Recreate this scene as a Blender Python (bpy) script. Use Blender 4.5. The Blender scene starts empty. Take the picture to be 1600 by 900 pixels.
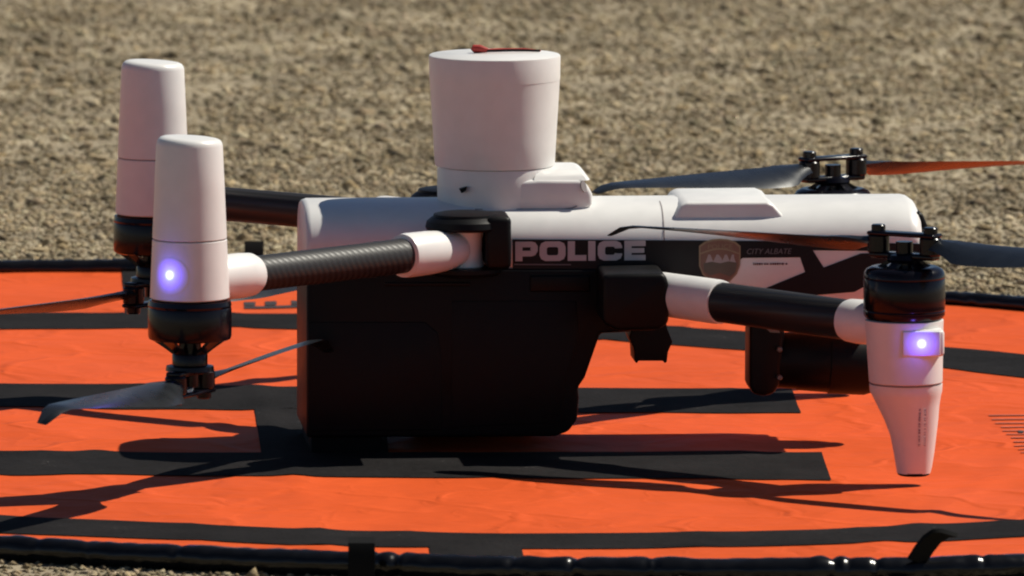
import bpy, bmesh, math, random
import numpy as np
from mathutils import Vector, Matrix, noise

random.seed(7)
rng = np.random.default_rng(7)
SC = bpy.context.scene
COL = SC.collection

# ------------------------------------------------------------------ camera
U = 0.00055                    # metres per unit of drawing at the drone (1 unit = 1 px of the photo there)
F = 22000.0                    # focal length in photo pixels (long telephoto)
E = math.radians(6.2)          # camera looks down by this much
D = F * U
FWD = Vector((0, math.cos(E), -math.sin(E)))
UPV = Vector((0, math.sin(E), math.cos(E)))
ZT = 240 * U / (math.cos(E) - 240 / F * math.sin(E))
CAM = Vector((0, 0, ZT)) - FWD * D

cd = bpy.data.cameras.new('camera')
cam = bpy.data.objects.new('camera', cd)
COL.objects.link(cam)
cam.location = CAM
cam.rotation_euler = (math.pi / 2 - E, 0, 0)
cd.sensor_width = 36.0
cd.lens = F / 1600 * 36.0
cd.clip_start = 0.5
cd.clip_end = 500
cd.dof.use_dof = True
cd.dof.focus_distance = D - 0.1
cd.dof.aperture_fstop = 23
SC.camera = cam
SC.cycles.filter_width = 2.1   # soft video lens

# ------------------------------------------------------------------ light
SUN_AZ = math.radians(69)      # from +Y (away from camera) clockwise to +X (right)
SUN_EL = math.radians(51)
w = bpy.data.worlds.new('World')
SC.world = w
w.use_nodes = True
nt = w.node_tree
bg = nt.nodes['Background']
sky = nt.nodes.new('ShaderNodeTexSky')
sky.sky_type = 'NISHITA'
sky.sun_disc = False
sky.sun_elevation = SUN_EL
sky.sun_rotation = SUN_AZ
sky.altitude = 1700
sky.air_density = 0.7
sky.dust_density = 0.3
nt.links.new(sky.outputs[0], bg.inputs[0])
bg.inputs[1].default_value = 0.056
sl = bpy.data.lights.new('sun', 'SUN')
sl.energy = 5.0
sl.angle = math.radians(0.5)
sl.color = (1.0, 0.95, 0.83)
so = bpy.data.objects.new('sun', sl)
COL.objects.link(so)
to_sun = Vector((math.sin(SUN_AZ) * math.cos(SUN_EL), math.cos(SUN_AZ) * math.cos(SUN_EL), math.sin(SUN_EL)))
so.rotation_euler = to_sun.to_track_quat('Z', 'Y').to_euler()
so.location = (2, 1, 3)
SC.view_settings.view_transform = 'Standard'
SC.view_settings.look = 'None'
SC.view_settings.exposure = 0.12
SC.view_settings.gamma = 1.0
SC.cycles.max_bounces = 8
SC.cycles.diffuse_bounces = 5

# ------------------------------------------------------------------ survey helpers (photo measurements -> metres in the place)
def ray(px, py):
    return FWD * F + Vector((1, 0, 0)) * (px - 800) + UPV * (450 - py)

def ground(px, py, z=0.0):
    r = ray(px, py)
    t = (z - CAM.z) / r.z
    p = CAM + r * t
    return p.x, p.y

YAW = math.radians(4.0)
RI = Matrix.Rotation(-YAW, 3, 'Z')

def loc(px, py, yl):
    """drone-frame x, z (in drawing units) of a measured point lying in the drone plane y = yl"""
    c = RI @ CAM
    r = RI @ ray(px, py)
    t = (yl * U - c.y) / r.y
    p = c + r * t
    return p.x / U, p.z / U

def L3(px, py, yl):
    x, z = loc(px, py, yl)
    return Vector((x, yl, z))

# ------------------------------------------------------------------ materials
def newmat(name):
    m = bpy.data.materials.new(name)
    m.use_nodes = True
    n = m.node_tree
    return m, n, n.nodes['Principled BSDF']

def N(n, t, **kw):
    x = n.nodes.new(t)
    for k, v in kw.items():
        setattr(x, k, v)
    return x

def plastic(name, col, rough, var=0.06, bump=0.05, scale=60, spec=0.5, coat=0.0):
    m, n, b = newmat(name)
    tc = N(n, 'ShaderNodeTexCoord')
    no = N(n, 'ShaderNodeTexNoise')
    no.inputs['Scale'].default_value = scale
    no.inputs['Detail'].default_value = 5
    n.links.new(tc.outputs['Object'], no.inputs['Vector'])
    cr = N(n, 'ShaderNodeValToRGB')
    lo = [c * (1 - var) for c in col]
    hi = [min(1, c * (1 + var)) for c in col]
    cr.color_ramp.elements[0].position = 0.3
    cr.color_ramp.elements[1].position = 0.7
    cr.color_ramp.elements[0].color = (*lo, 1)
    cr.color_ramp.elements[1].color = (*hi, 1)
    n.links.new(no.outputs['Fac'], cr.inputs[0])
    n.links.new(cr.outputs[0], b.inputs['Base Color'])
    mr = N(n, 'ShaderNodeMapRange')
    mr.inputs[3].default_value = rough * 0.85
    mr.inputs[4].default_value = min(1, rough * 1.15)
    n.links.new(no.outputs['Fac'], mr.inputs[0])
    n.links.new(mr.outputs[0], b.inputs['Roughness'])
    b.inputs['Specular IOR Level'].default_value = spec
    if coat:
        b.inputs['Coat Weight'].default_value = coat
        b.inputs['Coat Roughness'].default_value = 0.15
    if bump:
        n2 = N(n, 'ShaderNodeTexNoise')
        n2.inputs['Scale'].default_value = 900
        n2.inputs['Detail'].default_value = 2
        n.links.new(tc.outputs['Object'], n2.inputs['Vector'])
        bp = N(n, 'ShaderNodeBump')
        bp.inputs['Strength'].default_value = bump
        bp.inputs['Distance'].default_value = 0.0005
        n.links.new(n2.outputs['Fac'], bp.inputs['Height'])
        n.links.new(bp.outputs[0], b.inputs['Normal'])
    return m

M_WHITE = plastic('white_shell', (0.75, 0.735, 0.715), 0.36, 0.03, 0.03)
M_SEAM = plastic('seam_shadow_gap', (0.25, 0.22, 0.22), 0.6)
M_BLACK = plastic('black_shell', (0.0045, 0.0042, 0.0045), 0.45, 0.2, 0.08, spec=0.16)
M_WRAP = plastic('black_vinyl_wrap', (0.009, 0.007, 0.009), 0.42, 0.15, 0.02, spec=0.2)
M_MOTOR = plastic('motor_metal', (0.004, 0.0035, 0.006), 0.2, 0.2, 0.0, spec=0.25, coat=0.03)
M_BLADE = plastic('blade_composite', (0.012, 0.014, 0.017), 0.28, 0.15, 0.03, spec=0.6)
M_RUBBER = plastic('rubber', (0.006, 0.006, 0.006), 0.8, 0.2, 0.1, spec=0.12)
M_LETTER = plastic('letter_vinyl', (0.55, 0.50, 0.50), 0.45, 0.03, 0.0)
M_GREYTXT = plastic('small_print', (0.14, 0.12, 0.13), 0.5, 0.05, 0.0)
M_DARKTXT = plastic('dark_print', (0.09, 0.03, 0.03), 0.5, 0.05, 0.0)
M_LEGTXT = plastic('faded_print', (0.34, 0.27, 0.27), 0.5, 0.05, 0.0)
M_LEGTXT2 = plastic('paler_print', (0.50, 0.44, 0.43), 0.5, 0.05, 0.0)
M_GOLD = plastic('crest_gold', (0.27, 0.19, 0.11), 0.5, 0.1, 0.0)
M_MAROON = plastic('crest_field', (0.20, 0.095, 0.065), 0.5, 0.2, 0.0)
M_CRESTW = plastic('crest_white', (0.36, 0.29, 0.28), 0.5, 0.1, 0.0)
M_CRESTG = plastic('crest_green', (0.11, 0.085, 0.06), 0.5, 0.2, 0.0)
M_RED = plastic('red_webbing', (0.42, 0.03, 0.02), 0.6, 0.2, 0.1)
M_STEEL = plastic('steel', (0.16, 0.16, 0.16), 0.4, 0.1, 0.0)
M_STEEL.node_tree.nodes['Principled BSDF'].inputs['Metallic'].default_value = 0.9
M_GLASS = plastic('lens_glass', (0.01, 0.01, 0.014), 0.06, 0.1, 0.0, spec=0.8)

def carbon(name, strong):
    m, n, b = newmat(name)
    tc = N(n, 'ShaderNodeTexCoord')
    wv = N(n, 'ShaderNodeTexWave', wave_type='BANDS', bands_direction='DIAGONAL')
    wv.inputs['Scale'].default_value = 62
    wv.inputs['Distortion'].default_value = 0.4
    n.links.new(tc.outputs['Object'], wv.inputs['Vector'])
    cr = N(n, 'ShaderNodeValToRGB')
    cr.color_ramp.elements[0].color = (0.010, 0.0095, 0.010, 1)
    cr.color_ramp.elements[1].color = (0.032, 0.029, 0.027, 1) if strong else (0.012, 0.012, 0.013, 1)
    n.links.new(wv.outputs['Fac'], cr.inputs[0])
    n.links.new(cr.outputs[0], b.inputs['Base Color'])
    mr = N(n, 'ShaderNodeMapRange')
    mr.inputs[3].default_value = 0.6
    mr.inputs[4].default_value = 0.36
    b.inputs['Specular IOR Level'].default_value = 0.4
    n.links.new(wv.outputs['Fac'], mr.inputs[0])
    n.links.new(mr.outputs[0], b.inputs['Roughness'])
    bp = N(n, 'ShaderNodeBump')
    bp.inputs['Strength'].default_value = 0.14 if strong else 0.06
    bp.inputs['Distance'].default_value = 0.0006
    n.links.new(wv.outputs['Fac'], bp.inputs['Height'])
    n.links.new(bp.outputs[0], b.inputs['Normal'])
    return m
M_CARBON = carbon('carbon_fibre', True)

def led_mat():
    m, n, b = newmat('blue_led_halo')  # LED core plus its halo of light, painted as emission fading outward
    tc = N(n, 'ShaderNodeTexCoord')
    ln = N(n, 'ShaderNodeVectorMath', operation='LENGTH')
    n.links.new(tc.outputs['Object'], ln.inputs[0])
    mr = N(n, 'ShaderNodeMapRange')
    mr.inputs[1].default_value = 0
    mr.inputs[2].default_value = 29 * U
    n.links.new(ln.outputs['Value'], mr.inputs[0])
    cr = N(n, 'ShaderNodeValToRGB')
    el = cr.color_ramp.elements
    el[0].position, el[0].color = 0.0, (0.75, 0.95, 1, 1)
    el[1].position, el[1].color = 1.0, (0.08, 0.03, 0.45, 1)
    e = el.new(0.14); e.color = (0.50, 0.75, 1, 1)
    e = el.new(0.30); e.color = (0.09, 0.13, 1, 1)
    e = el.new(0.65); e.color = (0.10, 0.045, 0.8, 1)
    n.links.new(mr.outputs[0], cr.inputs[0])
    st = N(n, 'ShaderNodeValToRGB')
    st.color_ramp.elements[0].color = (1, 1, 1, 1)
    st.color_ramp.elements[1].color = (0.0, 0.0, 0.0, 1)
    q = st.color_ramp.elements.new(0.3); q.color = (0.5, 0.5, 0.5, 1)
    n.links.new(mr.outputs[0], st.inputs[0])
    mu = N(n, 'ShaderNodeMath', operation='MULTIPLY')
    mu.inputs[1].default_value = 2.5
    n.links.new(st.outputs[0], mu.inputs[0])
    b.inputs['Base Color'].default_value = (0.77, 0.765, 0.75, 1)
    b.inputs['Roughness'].default_value = 0.36
    n.links.new(cr.outputs[0], b.inputs['Emission Color'])
    n.links.new(mu.outputs[0], b.inputs['Emission Strength'])
    return m
M_LED = led_mat()

def fabric(name, col, var, rough, wscale, bump, speck=False, crumple=0.0):
    m, n, b = newmat(name)
    tc = N(n, 'ShaderNodeTexCoord')
    a = N(n, 'ShaderNodeTexNoise')
    a.inputs['Scale'].default_value = 9
    a.inputs['Detail'].default_value = 8
    a.inputs['Roughness'].default_value = 0.65
    n.links.new(tc.outputs['Object'], a.inputs['Vector'])
    f = N(n, 'ShaderNodeTexNoise')
    f.inputs['Scale'].default_value = wscale
    f.inputs['Detail'].default_value = 4
    f.inputs['Roughness'].default_value = 0.7
    n.links.new(tc.outputs['Object'], f.inputs['Vector'])
    mx = N(n, 'ShaderNodeMix', data_type='FLOAT')
    mx.inputs[0].default_value = 0.5
    n.links.new(a.outputs['Fac'], mx.inputs[2])
    n.links.new(f.outputs['Fac'], mx.inputs[3])
    cr = N(n, 'ShaderNodeValToRGB')
    cr.color_ramp.elements[0].position = 0.35
    cr.color_ramp.elements[1].position = 0.65
    cr.color_ramp.elements[0].color = (*[c * (1 - var) for c in col], 1)
    cr.color_ramp.elements[1].color = (*[c * (1 + var) for c in col], 1)
    n.links.new(mx.outputs[0], cr.inputs[0])
    n.links.new(cr.outputs[0], b.inputs['Base Color'])
    if speck:
        q = cr.color_ramp.elements.new(0.66)
        q.color = (0.16, 0.145, 0.135, 1)
    b.inputs['Roughness'].default_value = rough
    b.inputs['Specular IOR Level'].default_value = 0.08 if speck else 0.16
    bp = N(n, 'ShaderNodeBump')
    bp.inputs['Strength'].default_value = bump
    bp.inputs['Distance'].default_value = 0.002
    n.links.new(mx.outputs[0], bp.inputs['Height'])
    if crumple:
        # folds of crumpled nylon: ridges between irregular cells at two sizes
        prev = None
        for sc, st in ((5.0, 1.0), (13.0, 0.8)):
            wob = N(n, 'ShaderNodeTexNoise')
            wob.inputs['Scale'].default_value = sc * 0.6
            n.links.new(tc.outputs['Object'], wob.inputs['Vector'])
            ad = N(n, 'ShaderNodeVectorMath', operation='MULTIPLY_ADD')
            ad.inputs[1].default_value = (0.16, 0.16, 0.16)
            n.links.new(wob.outputs['Color'], ad.inputs[0])
            n.links.new(tc.outputs['Object'], ad.inputs[2])
            vo = N(n, 'ShaderNodeTexVoronoi', feature='F1')
            vo.inputs['Scale'].default_value = sc
            n.links.new(ad.outputs[0], vo.inputs['Vector'])
            b2 = N(n, 'ShaderNodeBump')
            b2.inputs['Strength'].default_value = crumple * st
            b2.inputs['Distance'].default_value = 0.12 / sc
            n.links.new(vo.outputs['Distance'], b2.inputs['Height'])
            if prev:
                n.links.new(prev.outputs[0], b2.inputs['Normal'])
            prev = b2
        # sharp fold creases along the cell edges, where the cloth was packed
        for sc, st in ((5.5, 0.9), (15.0, 0.5)):
            vo = N(n, 'ShaderNodeTexVoronoi', feature='DISTANCE_TO_EDGE')
            vo.inputs['Scale'].default_value = sc
            n.links.new(ad.outputs[0], vo.inputs['Vector'])
            rm = N(n, 'ShaderNodeMapRange', interpolation_type='SMOOTHSTEP')
            rm.inputs[1].default_value = 0.0
            rm.inputs[2].default_value = 0.075
            rm.inputs[3].default_value = 1.0
            rm.inputs[4].default_value = 0.0
            n.links.new(vo.outputs['Distance'], rm.inputs[0])
            b2 = N(n, 'ShaderNodeBump')
            b2.inputs['Strength'].default_value = st * 0.6
            b2.inputs['Distance'].default_value = 0.012 / sc
            n.links.new(rm.outputs[0], b2.inputs['Height'])
            n.links.new(prev.outputs[0], b2.inputs['Normal'])
            prev = b2
        n.links.new(prev.outputs[0], bp.inputs['Normal'])
    n.links.new(bp.outputs[0], b.inputs['Normal'])
    return m
M_ORANGE = fabric('orange_nylon', (0.62, 0.083, 0.0135), 0.07, 0.66, 70, 0.3, crumple=0.42)
M_TAPE = fabric('black_felt_tape', (0.0125, 0.0112, 0.0115), 0.6, 0.9, 260, 0.8, speck=True)
M_VINYL = plastic('black_vinyl_binding', (0.006, 0.006, 0.007), 0.21, 0.3, 0.1, spec=0.35)
M_PRINT = plastic('faded_pad_print', (0.46, 0.085, 0.035), 0.7, 0.2, 0.0)
M_PRINTB = plastic('black_pad_print', (0.03, 0.02, 0.02), 0.7, 0.2, 0.0)

def gravel_mat(name, island):
    m, n, b = newmat(name)
    tc = N(n, 'ShaderNodeTexCoord')
    no = N(n, 'ShaderNodeTexNoise')
    no.inputs['Scale'].default_value = 140 if not island else 260
    no.inputs['Detail'].default_value = 6
    n.links.new(tc.outputs['Object'], no.inputs['Vector'])
    cr = N(n, 'ShaderNodeValToRGB')
    el = cr.color_ramp.elements
    pal = [(0.0, (0.11, 0.095, 0.070)), (0.25, (0.24, 0.207, 0.152)), (0.5, (0.34, 0.295, 0.220)),
           (0.75, (0.43, 0.378, 0.290)), (0.90, (0.54, 0.49, 0.40)), (1.0, (0.80, 0.77, 0.69))]
    el[0].position, el[0].color = pal[0][0], (*pal[0][1], 1)
    el[1].position, el[1].color = pal[-1][0], (*pal[-1][1], 1)
    for p, c in pal[1:-1]:
        e = el.new(p); e.color = (*c, 1)
    if island:
        g = N(n, 'ShaderNodeNewGeometry')
        wn = N(n, 'ShaderNodeTexWhiteNoise', noise_dimensions='1D')
        n.links.new(g.outputs['Random Per Island'], wn.inputs['W'])
        hue = N(n, 'ShaderNodeValToRGB')
        he = hue.color_ramp.elements
        he[0].position, he[0].color = 0.0, (1.0, 0.88, 0.68, 1)
        he[1].position, he[1].color = 1.0, (1.0, 0.93, 0.92, 1)
        for p_, c_ in ((0.35, (1.0, 0.97, 0.90)), (0.6, (0.95, 0.97, 0.88)), (0.8, (1.0, 0.90, 0.80))):
            e = he.new(p_); e.color = (*c_, 1)
        n.links.new(wn.outputs['Value'], hue.inputs[0])
        hm = N(n, 'ShaderNodeMix', data_type='RGBA', blend_type='MULTIPLY')
        hm.inputs[0].default_value = 1.0
        n.links.new(hue.outputs[0], hm.inputs[6])
        mx = N(n, 'ShaderNodeMix', data_type='FLOAT')
        mx.inputs[0].default_value = 0.22
        n.links.new(g.outputs['Random Per Island'], mx.inputs[2])
        n.links.new(no.outputs['Fac'], mx.inputs[3])
        n.links.new(mx.outputs[0], cr.inputs[0])
    else:
        n.links.new(no.outputs['Fac'], cr.inputs[0])
    pn = N(n, 'ShaderNodeTexNoise')
    pn.inputs['Scale'].default_value = 7
    pn.inputs['Detail'].default_value = 5
    pn.inputs['Roughness'].default_value = 0.65
    n.links.new(tc.outputs['Object'], pn.inputs['Vector'])
    pr = N(n, 'ShaderNodeValToRGB')
    pr.color_ramp.elements[0].position = 0.36
    pr.color_ramp.elements[0].color = (0.66, 0.62, 0.56, 1)
    pr.color_ramp.elements[1].position = 0.66
    pr.color_ramp.elements[1].color = (1.25, 1.2, 1.1, 1)
    n.links.new(pn.outputs['Fac'], pr.inputs[0])
    mm = N(n, 'ShaderNodeMix', data_type='RGBA', blend_type='MULTIPLY')
    mm.inputs[0].default_value = 1.0
    if island:
        n.links.new(cr.outputs[0], hm.inputs[7])
        n.links.new(hm.outputs[2], mm.inputs[6])
    else:
        n.links.new(cr.outputs[0], mm.inputs[6])
    n.links.new(pr.outputs[0], mm.inputs[7])
    n.links.new(mm.outputs[2], b.inputs['Base Color'])
    b.inputs['Roughness'].default_value = 0.9
    b.inputs['Specular IOR Level'].default_value = 0.25
    bp = N(n, 'ShaderNodeBump')
    bp.inputs['Strength'].default_value = 0.8
    bp.inputs['Distance'].default_value = 0.003
    n.links.new(no.outputs['Fac'], bp.inputs['Height'])
    n.links.new(bp.outputs[0], b.inputs['Normal'])
    return m
M_DIRT = gravel_mat('dry_dirt', False)
M_STONE = gravel_mat('gravel_stone', True)

# ------------------------------------------------------------------ mesh helpers
CENTRE = {}

def finish_mesh(me, smooth=35):
    if smooth is not None:
        me.polygons.foreach_set('use_smooth', [True] * len(me.polygons))
        me.set_sharp_from_angle(angle=math.radians(smooth))

class MB:
    """collects shapes in drawing units; build() links them as one mesh object"""
    def __init__(self):
        self.bm = bmesh.new()

    def merge(self, b2):
        me = bpy.data.meshes.new('tmp')
        b2.to_mesh(me)
        b2.free()
        self.bm.from_mesh(me)
        bpy.data.meshes.remove(me)

    def _bevel(self, b, off, seg=3, ang=28):
        bmesh.ops.recalc_face_normals(b, faces=b.faces)
        if off:
            es = [e for e in b.edges if len(e.link_faces) == 2 and e.calc_face_angle(0) > math.radians(ang)]
            bmesh.ops.bevel(b, geom=es, offset=off, segments=seg, profile=0.5, affect='EDGES', clamp_overlap=True)

    def prism(self, poly, a0, a1, axis='y', bevel=0.0, seg=3, xf=None):
        b = bmesh.new()
        def pt(p, a):
            return {'y': (p[0], a, p[1]), 'z': (p[0], p[1], a), 'x': (a, p[0], p[1])}[axis]
        v0 = [b.verts.new(pt(p, a0)) for p in poly]
        v1 = [b.verts.new(pt(p, a1)) for p in poly]
        n = len(poly)
        b.faces.new(v0)
        b.faces.new(v1[::-1])
        for i in range(n):
            b.faces.new((v0[i], v0[(i + 1) % n], v1[(i + 1) % n], v1[i]))
        self._bevel(b, bevel, seg)
        if xf:
            bmesh.ops.transform(b, matrix=xf, verts=b.verts)
        self.merge(b)
        return self

    def box(self, c, s, bevel=0.0, rot=None, seg=3):
        b = bmesh.new()
        bmesh.ops.create_cube(b, size=1.0)
        bmesh.ops.scale(b, vec=s, verts=b.verts)
        self._bevel(b, bevel, seg)
        m = Matrix.Translation(c)
        if rot is not None:
            m = m @ rot.to_4x4()
        bmesh.ops.transform(b, matrix=m, verts=b.verts)
        self.merge(b)
        return self

    def lathe(self, prof, org, axis=(0, 0, 1), seg=40, sx=1.0, sy=1.0):
        """prof: (radius, along axis) from one end to the other; both ends are closed"""
        b = bmesh.new()
        ax = Vector(axis).normalized()
        ref = Vector((0, 0, 1)) if abs(ax.z) < 0.9 else Vector((1, 0, 0))
        u = ref.cross(ax).normalized() if abs(ax.z) < 0.9 else (ref - ax * ref.dot(ax)).normalized()
        v = ax.cross(u)
        org = Vector(org)
        rings = []
        for r, t in prof:
            rings.append([b.verts.new(org + ax * t + (u * math.cos(k * 2 * math.pi / seg) * sx +
                          v * math.sin(k * 2 * math.pi / seg) * sy) * max(r, 0.05)) for k in range(seg)])
        for a, c in zip(rings, rings[1:]):
            for k in range(seg):
                b.faces.new((a[k], a[(k + 1) % seg], c[(k + 1) % seg], c[k]))
        b.faces.new(rings[0][::-1])
        b.faces.new(rings[-1])
        bmesh.ops.recalc_face_normals(b, faces=b.faces)
        self.merge(b)
        return self

    def loft(self, rings):
        b = bmesh.new()
        R = [[b.verts.new(p) for p in r] for r in rings]
        n = len(R[0])
        for a, c in zip(R, R[1:]):
            for k in range(n):
                b.faces.new((a[k], a[(k + 1) % n], c[(k + 1) % n], c[k]))
        b.faces.new(R[0][::-1])
        b.faces.new(R[-1])
        bmesh.ops.recalc_face_normals(b, faces=b.faces)
        self.merge(b)
        return self

    def tube(self, pts, r, seg=10):
        pts = [Vector(p) for p in pts]
        rings = []
        for i, p in enumerate(pts):
            t = (pts[min(i + 1, len(pts) - 1)] - pts[max(i - 1, 0)]).normalized()
            ref = Vector((0, 0, 1)) if abs(t.z) < 0.9 else Vector((1, 0, 0))
            a = t.cross(ref).normalized()
            c = a.cross(t)
            rr = r[i] if isinstance(r, (list, tuple)) else r
            rings.append([p + (a * math.cos(2 * math.pi * k / seg) + c * math.sin(2 * math.pi * k / seg)) * rr for k in range(seg)])
        return self.loft(rings)

    def build(self, name, mat, parent=None, smooth=35, kind=None):
        bm = self.bm
        co = [v.co for v in bm.verts]
        lo = Vector([min(c[i] for c in co) for i in range(3)])
        hi = Vector([max(c[i] for c in co) for i in range(3)])
        ctr = (lo + hi) / 2
        bmesh.ops.translate(bm, vec=-ctr, verts=bm.verts)
        bmesh.ops.scale(bm, vec=(U, U, U), verts=bm.verts)
        me = bpy.data.meshes.new(name)
        bm.to_mesh(me)
        bm.free()
        finish_mesh(me, smooth)
        me.materials.append(mat)
        o = bpy.data.objects.new(name, me)
        COL.objects.link(o)
        base = CENTRE.get(parent.name, Vector()) if parent else Vector()
        o.location = (ctr - base) * U
        if parent:
            o.parent = parent
        CENTRE[o.name] = ctr
        if kind:
            o['kind'] = kind
        return o

def raw_mesh(name, verts, faces, mat, parent=None, smooth=None):
    me = bpy.data.meshes.new(name)
    me.from_pydata([tuple(v) for v in verts], [], faces)
    me.validate()
    finish_mesh(me, smooth) if smooth is not None else None
    me.materials.append(mat)
    o = bpy.data.objects.new(name, me)
    COL.objects.link(o)
    if parent:
        o.parent = parent
    return o

def empty(name, label, cat, at=(0, 0, 0), rz=0.0):
    o = bpy.data.objects.new(name, None)
    COL.objects.link(o)
    o.location = at
    o.rotation_euler = (0, 0, rz)
    o.empty_display_size = 0.05
    o['label'] = label
    o['category'] = cat
    return o

# ------------------------------------------------------------------ ground and gravel
GZ = -0.005
MATZ = -0.002

def h_mat(X, Y):
    """gentle wrinkles of the pad cloth"""
    a = noise.noise(Vector((X * 3.1, Y * 1.6, 0.3))) * 0.0014
    b = noise.noise(Vector((X * 9.0 + 4, Y * 6.0, 2.1))) * 0.0007
    c = (1 - abs(noise.noise(Vector((X * 5.0 - 3, Y * 4.0 + X * 2.0, 7.7))))) ** 6 * 0.0012
    k = 0.0
    for (x0, y0, x1, y1) in CREASES:
        dx, dy = x1 - x0, y1 - y0
        q = abs((X - x0) * dy - (Y - y0) * dx) / math.hypot(dx, dy)
        k += 0.0016 * math.exp(-(q / 0.012) ** 2)
    return 0.0016 + a + b + c + k

CREASES = []
for (a, b, c, d) in ((460, 745, 505, 850), (1480, 790, 1600, 715), (180, 700, 460, 640)):
    CREASES.append((*ground(a, b), *ground(c, d)))

def border(th, s=1.0):
    """ground point on the outline of the pad, scaled by s about its middle"""
    px = 650 + 2050 * s * math.cos(th)
    half = 232.5 - 6.5 * math.sin(th)
    py = (652 + 0.027 * (px - 0)) + half * s * math.sin(th)
    return ground(px, py)

def build_ground():
    nx, ny = 60, 60
    vs, fs = [], []
    g = np.concatenate([np.linspace(-60, -4, 12), np.linspace(-3.6, 3.6, 41), np.linspace(4, 60, 12)])
    for Y in g:
        for X in g:
            vs.append((X, Y + 2, GZ + (0.012 * noise.noise(Vector((X * 0.5, Y * 0.5, 1))) if math.hypot(X, Y) > 9 else 0)))
    n = len(g)
    for j in range(n - 1):
        for i in range(n - 1):
            fs.append((j * n + i, j * n + i + 1, (j + 1) * n + i + 1, (j + 1) * n + i))
    o = raw_mesh('ground', vs, fs, M_DIRT)
    o['kind'] = 'structure'
    return o

GROUND = build_ground()

BX = np.array([border(t) for t in np.linspace(0, 2 * math.pi, 241)[:-1]])

def inside_pad(X, Y):
    c = BX.mean(axis=0)
    ang = np.arctan2(BX[:, 1] - c[1], BX[:, 0] - c[0])
    rad = np.hypot(BX[:, 0] - c[0], BX[:, 1] - c[1])
    o = np.argsort(ang)
    a = np.arctan2(Y - c[1], X - c[0])
    R = np.interp(a, ang[o], rad[o], period=2 * math.pi)
    return np.hypot(X - c[0], Y - c[1]) < R + 0.002

ICO = bmesh.new()
bmesh.ops.create_icosphere(ICO, subdivisions=1, radius=1.0)
ICO_V = np.array([v.co[:] for v in ICO.verts])
ICO_F = np.array([[v.index for v in f.verts] for f in ICO.faces])
ICO.free()
OCT_V = np.array([(1, 0, 0), (-1, 0, 0), (0, 1, 0), (0, -1, 0), (0, 0, 1), (0, 0, -1)], float)
OCT_F = np.array([(0, 2, 4), (2, 1, 4), (1, 3, 4), (3, 0, 4), (2, 0, 5), (1, 2, 5), (3, 1, 5), (0, 3, 5)])

def stones(P, size, BV, BF):
    n = len(P)
    nv = len(BV)
    V = np.repeat(BV[None], n, 0) * (1 + rng.uniform(-0.38, 0.38, (n, nv, 1)))
    V *= (size[:, None] * rng.uniform(0.7, 1.35, (n, 3)) * np.array([1.1, 1, 0.46]))[:, None, :]
    ca, sa = np.cos(a := rng.uniform(0, 2 * math.pi, n)), np.sin(a)
    tx = rng.normal(0, 0.45, n)
    y, z = V[:, :, 1].copy(), V[:, :, 2].copy()
    V[:, :, 1] = y * np.cos(tx)[:, None] - z * np.sin(tx)[:, None]
    V[:, :, 2] = y * np.sin(tx)[:, None] + z * np.cos(tx)[:, None]
    x, y = V[:, :, 0].copy(), V[:, :, 1].copy()
    V[:, :, 0] = x * ca[:, None] - y * sa[:, None]
    V[:, :, 1] = x * sa[:, None] + y * ca[:, None]
    V += P[:, None, :]
    Fc = (BF[None] + (np.arange(n) * nv)[:, None, None]).reshape(-1, 3)
    return V.reshape(-1, 3), Fc

def mesh_np(name, V, Fc, mat):
    me = bpy.data.meshes.new(name)
    me.vertices.add(len(V))
    me.vertices.foreach_set('co', V.astype(np.float32).ravel())
    me.loops.add(Fc.size)
    me.loops.foreach_set('vertex_index', Fc.astype(np.int32).ravel())
    me.polygons.add(len(Fc))
    me.polygons.foreach_set('loop_start', np.arange(0, Fc.size, 3, dtype=np.int32))
    me.polygons.foreach_set('loop_total', np.full(len(Fc), 3, dtype=np.int32))
    me.update(calc_edges=True)
    me.materials.append(mat)
    o = bpy.data.objects.new(name, me)
    COL.objects.link(o)
    return o

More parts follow.
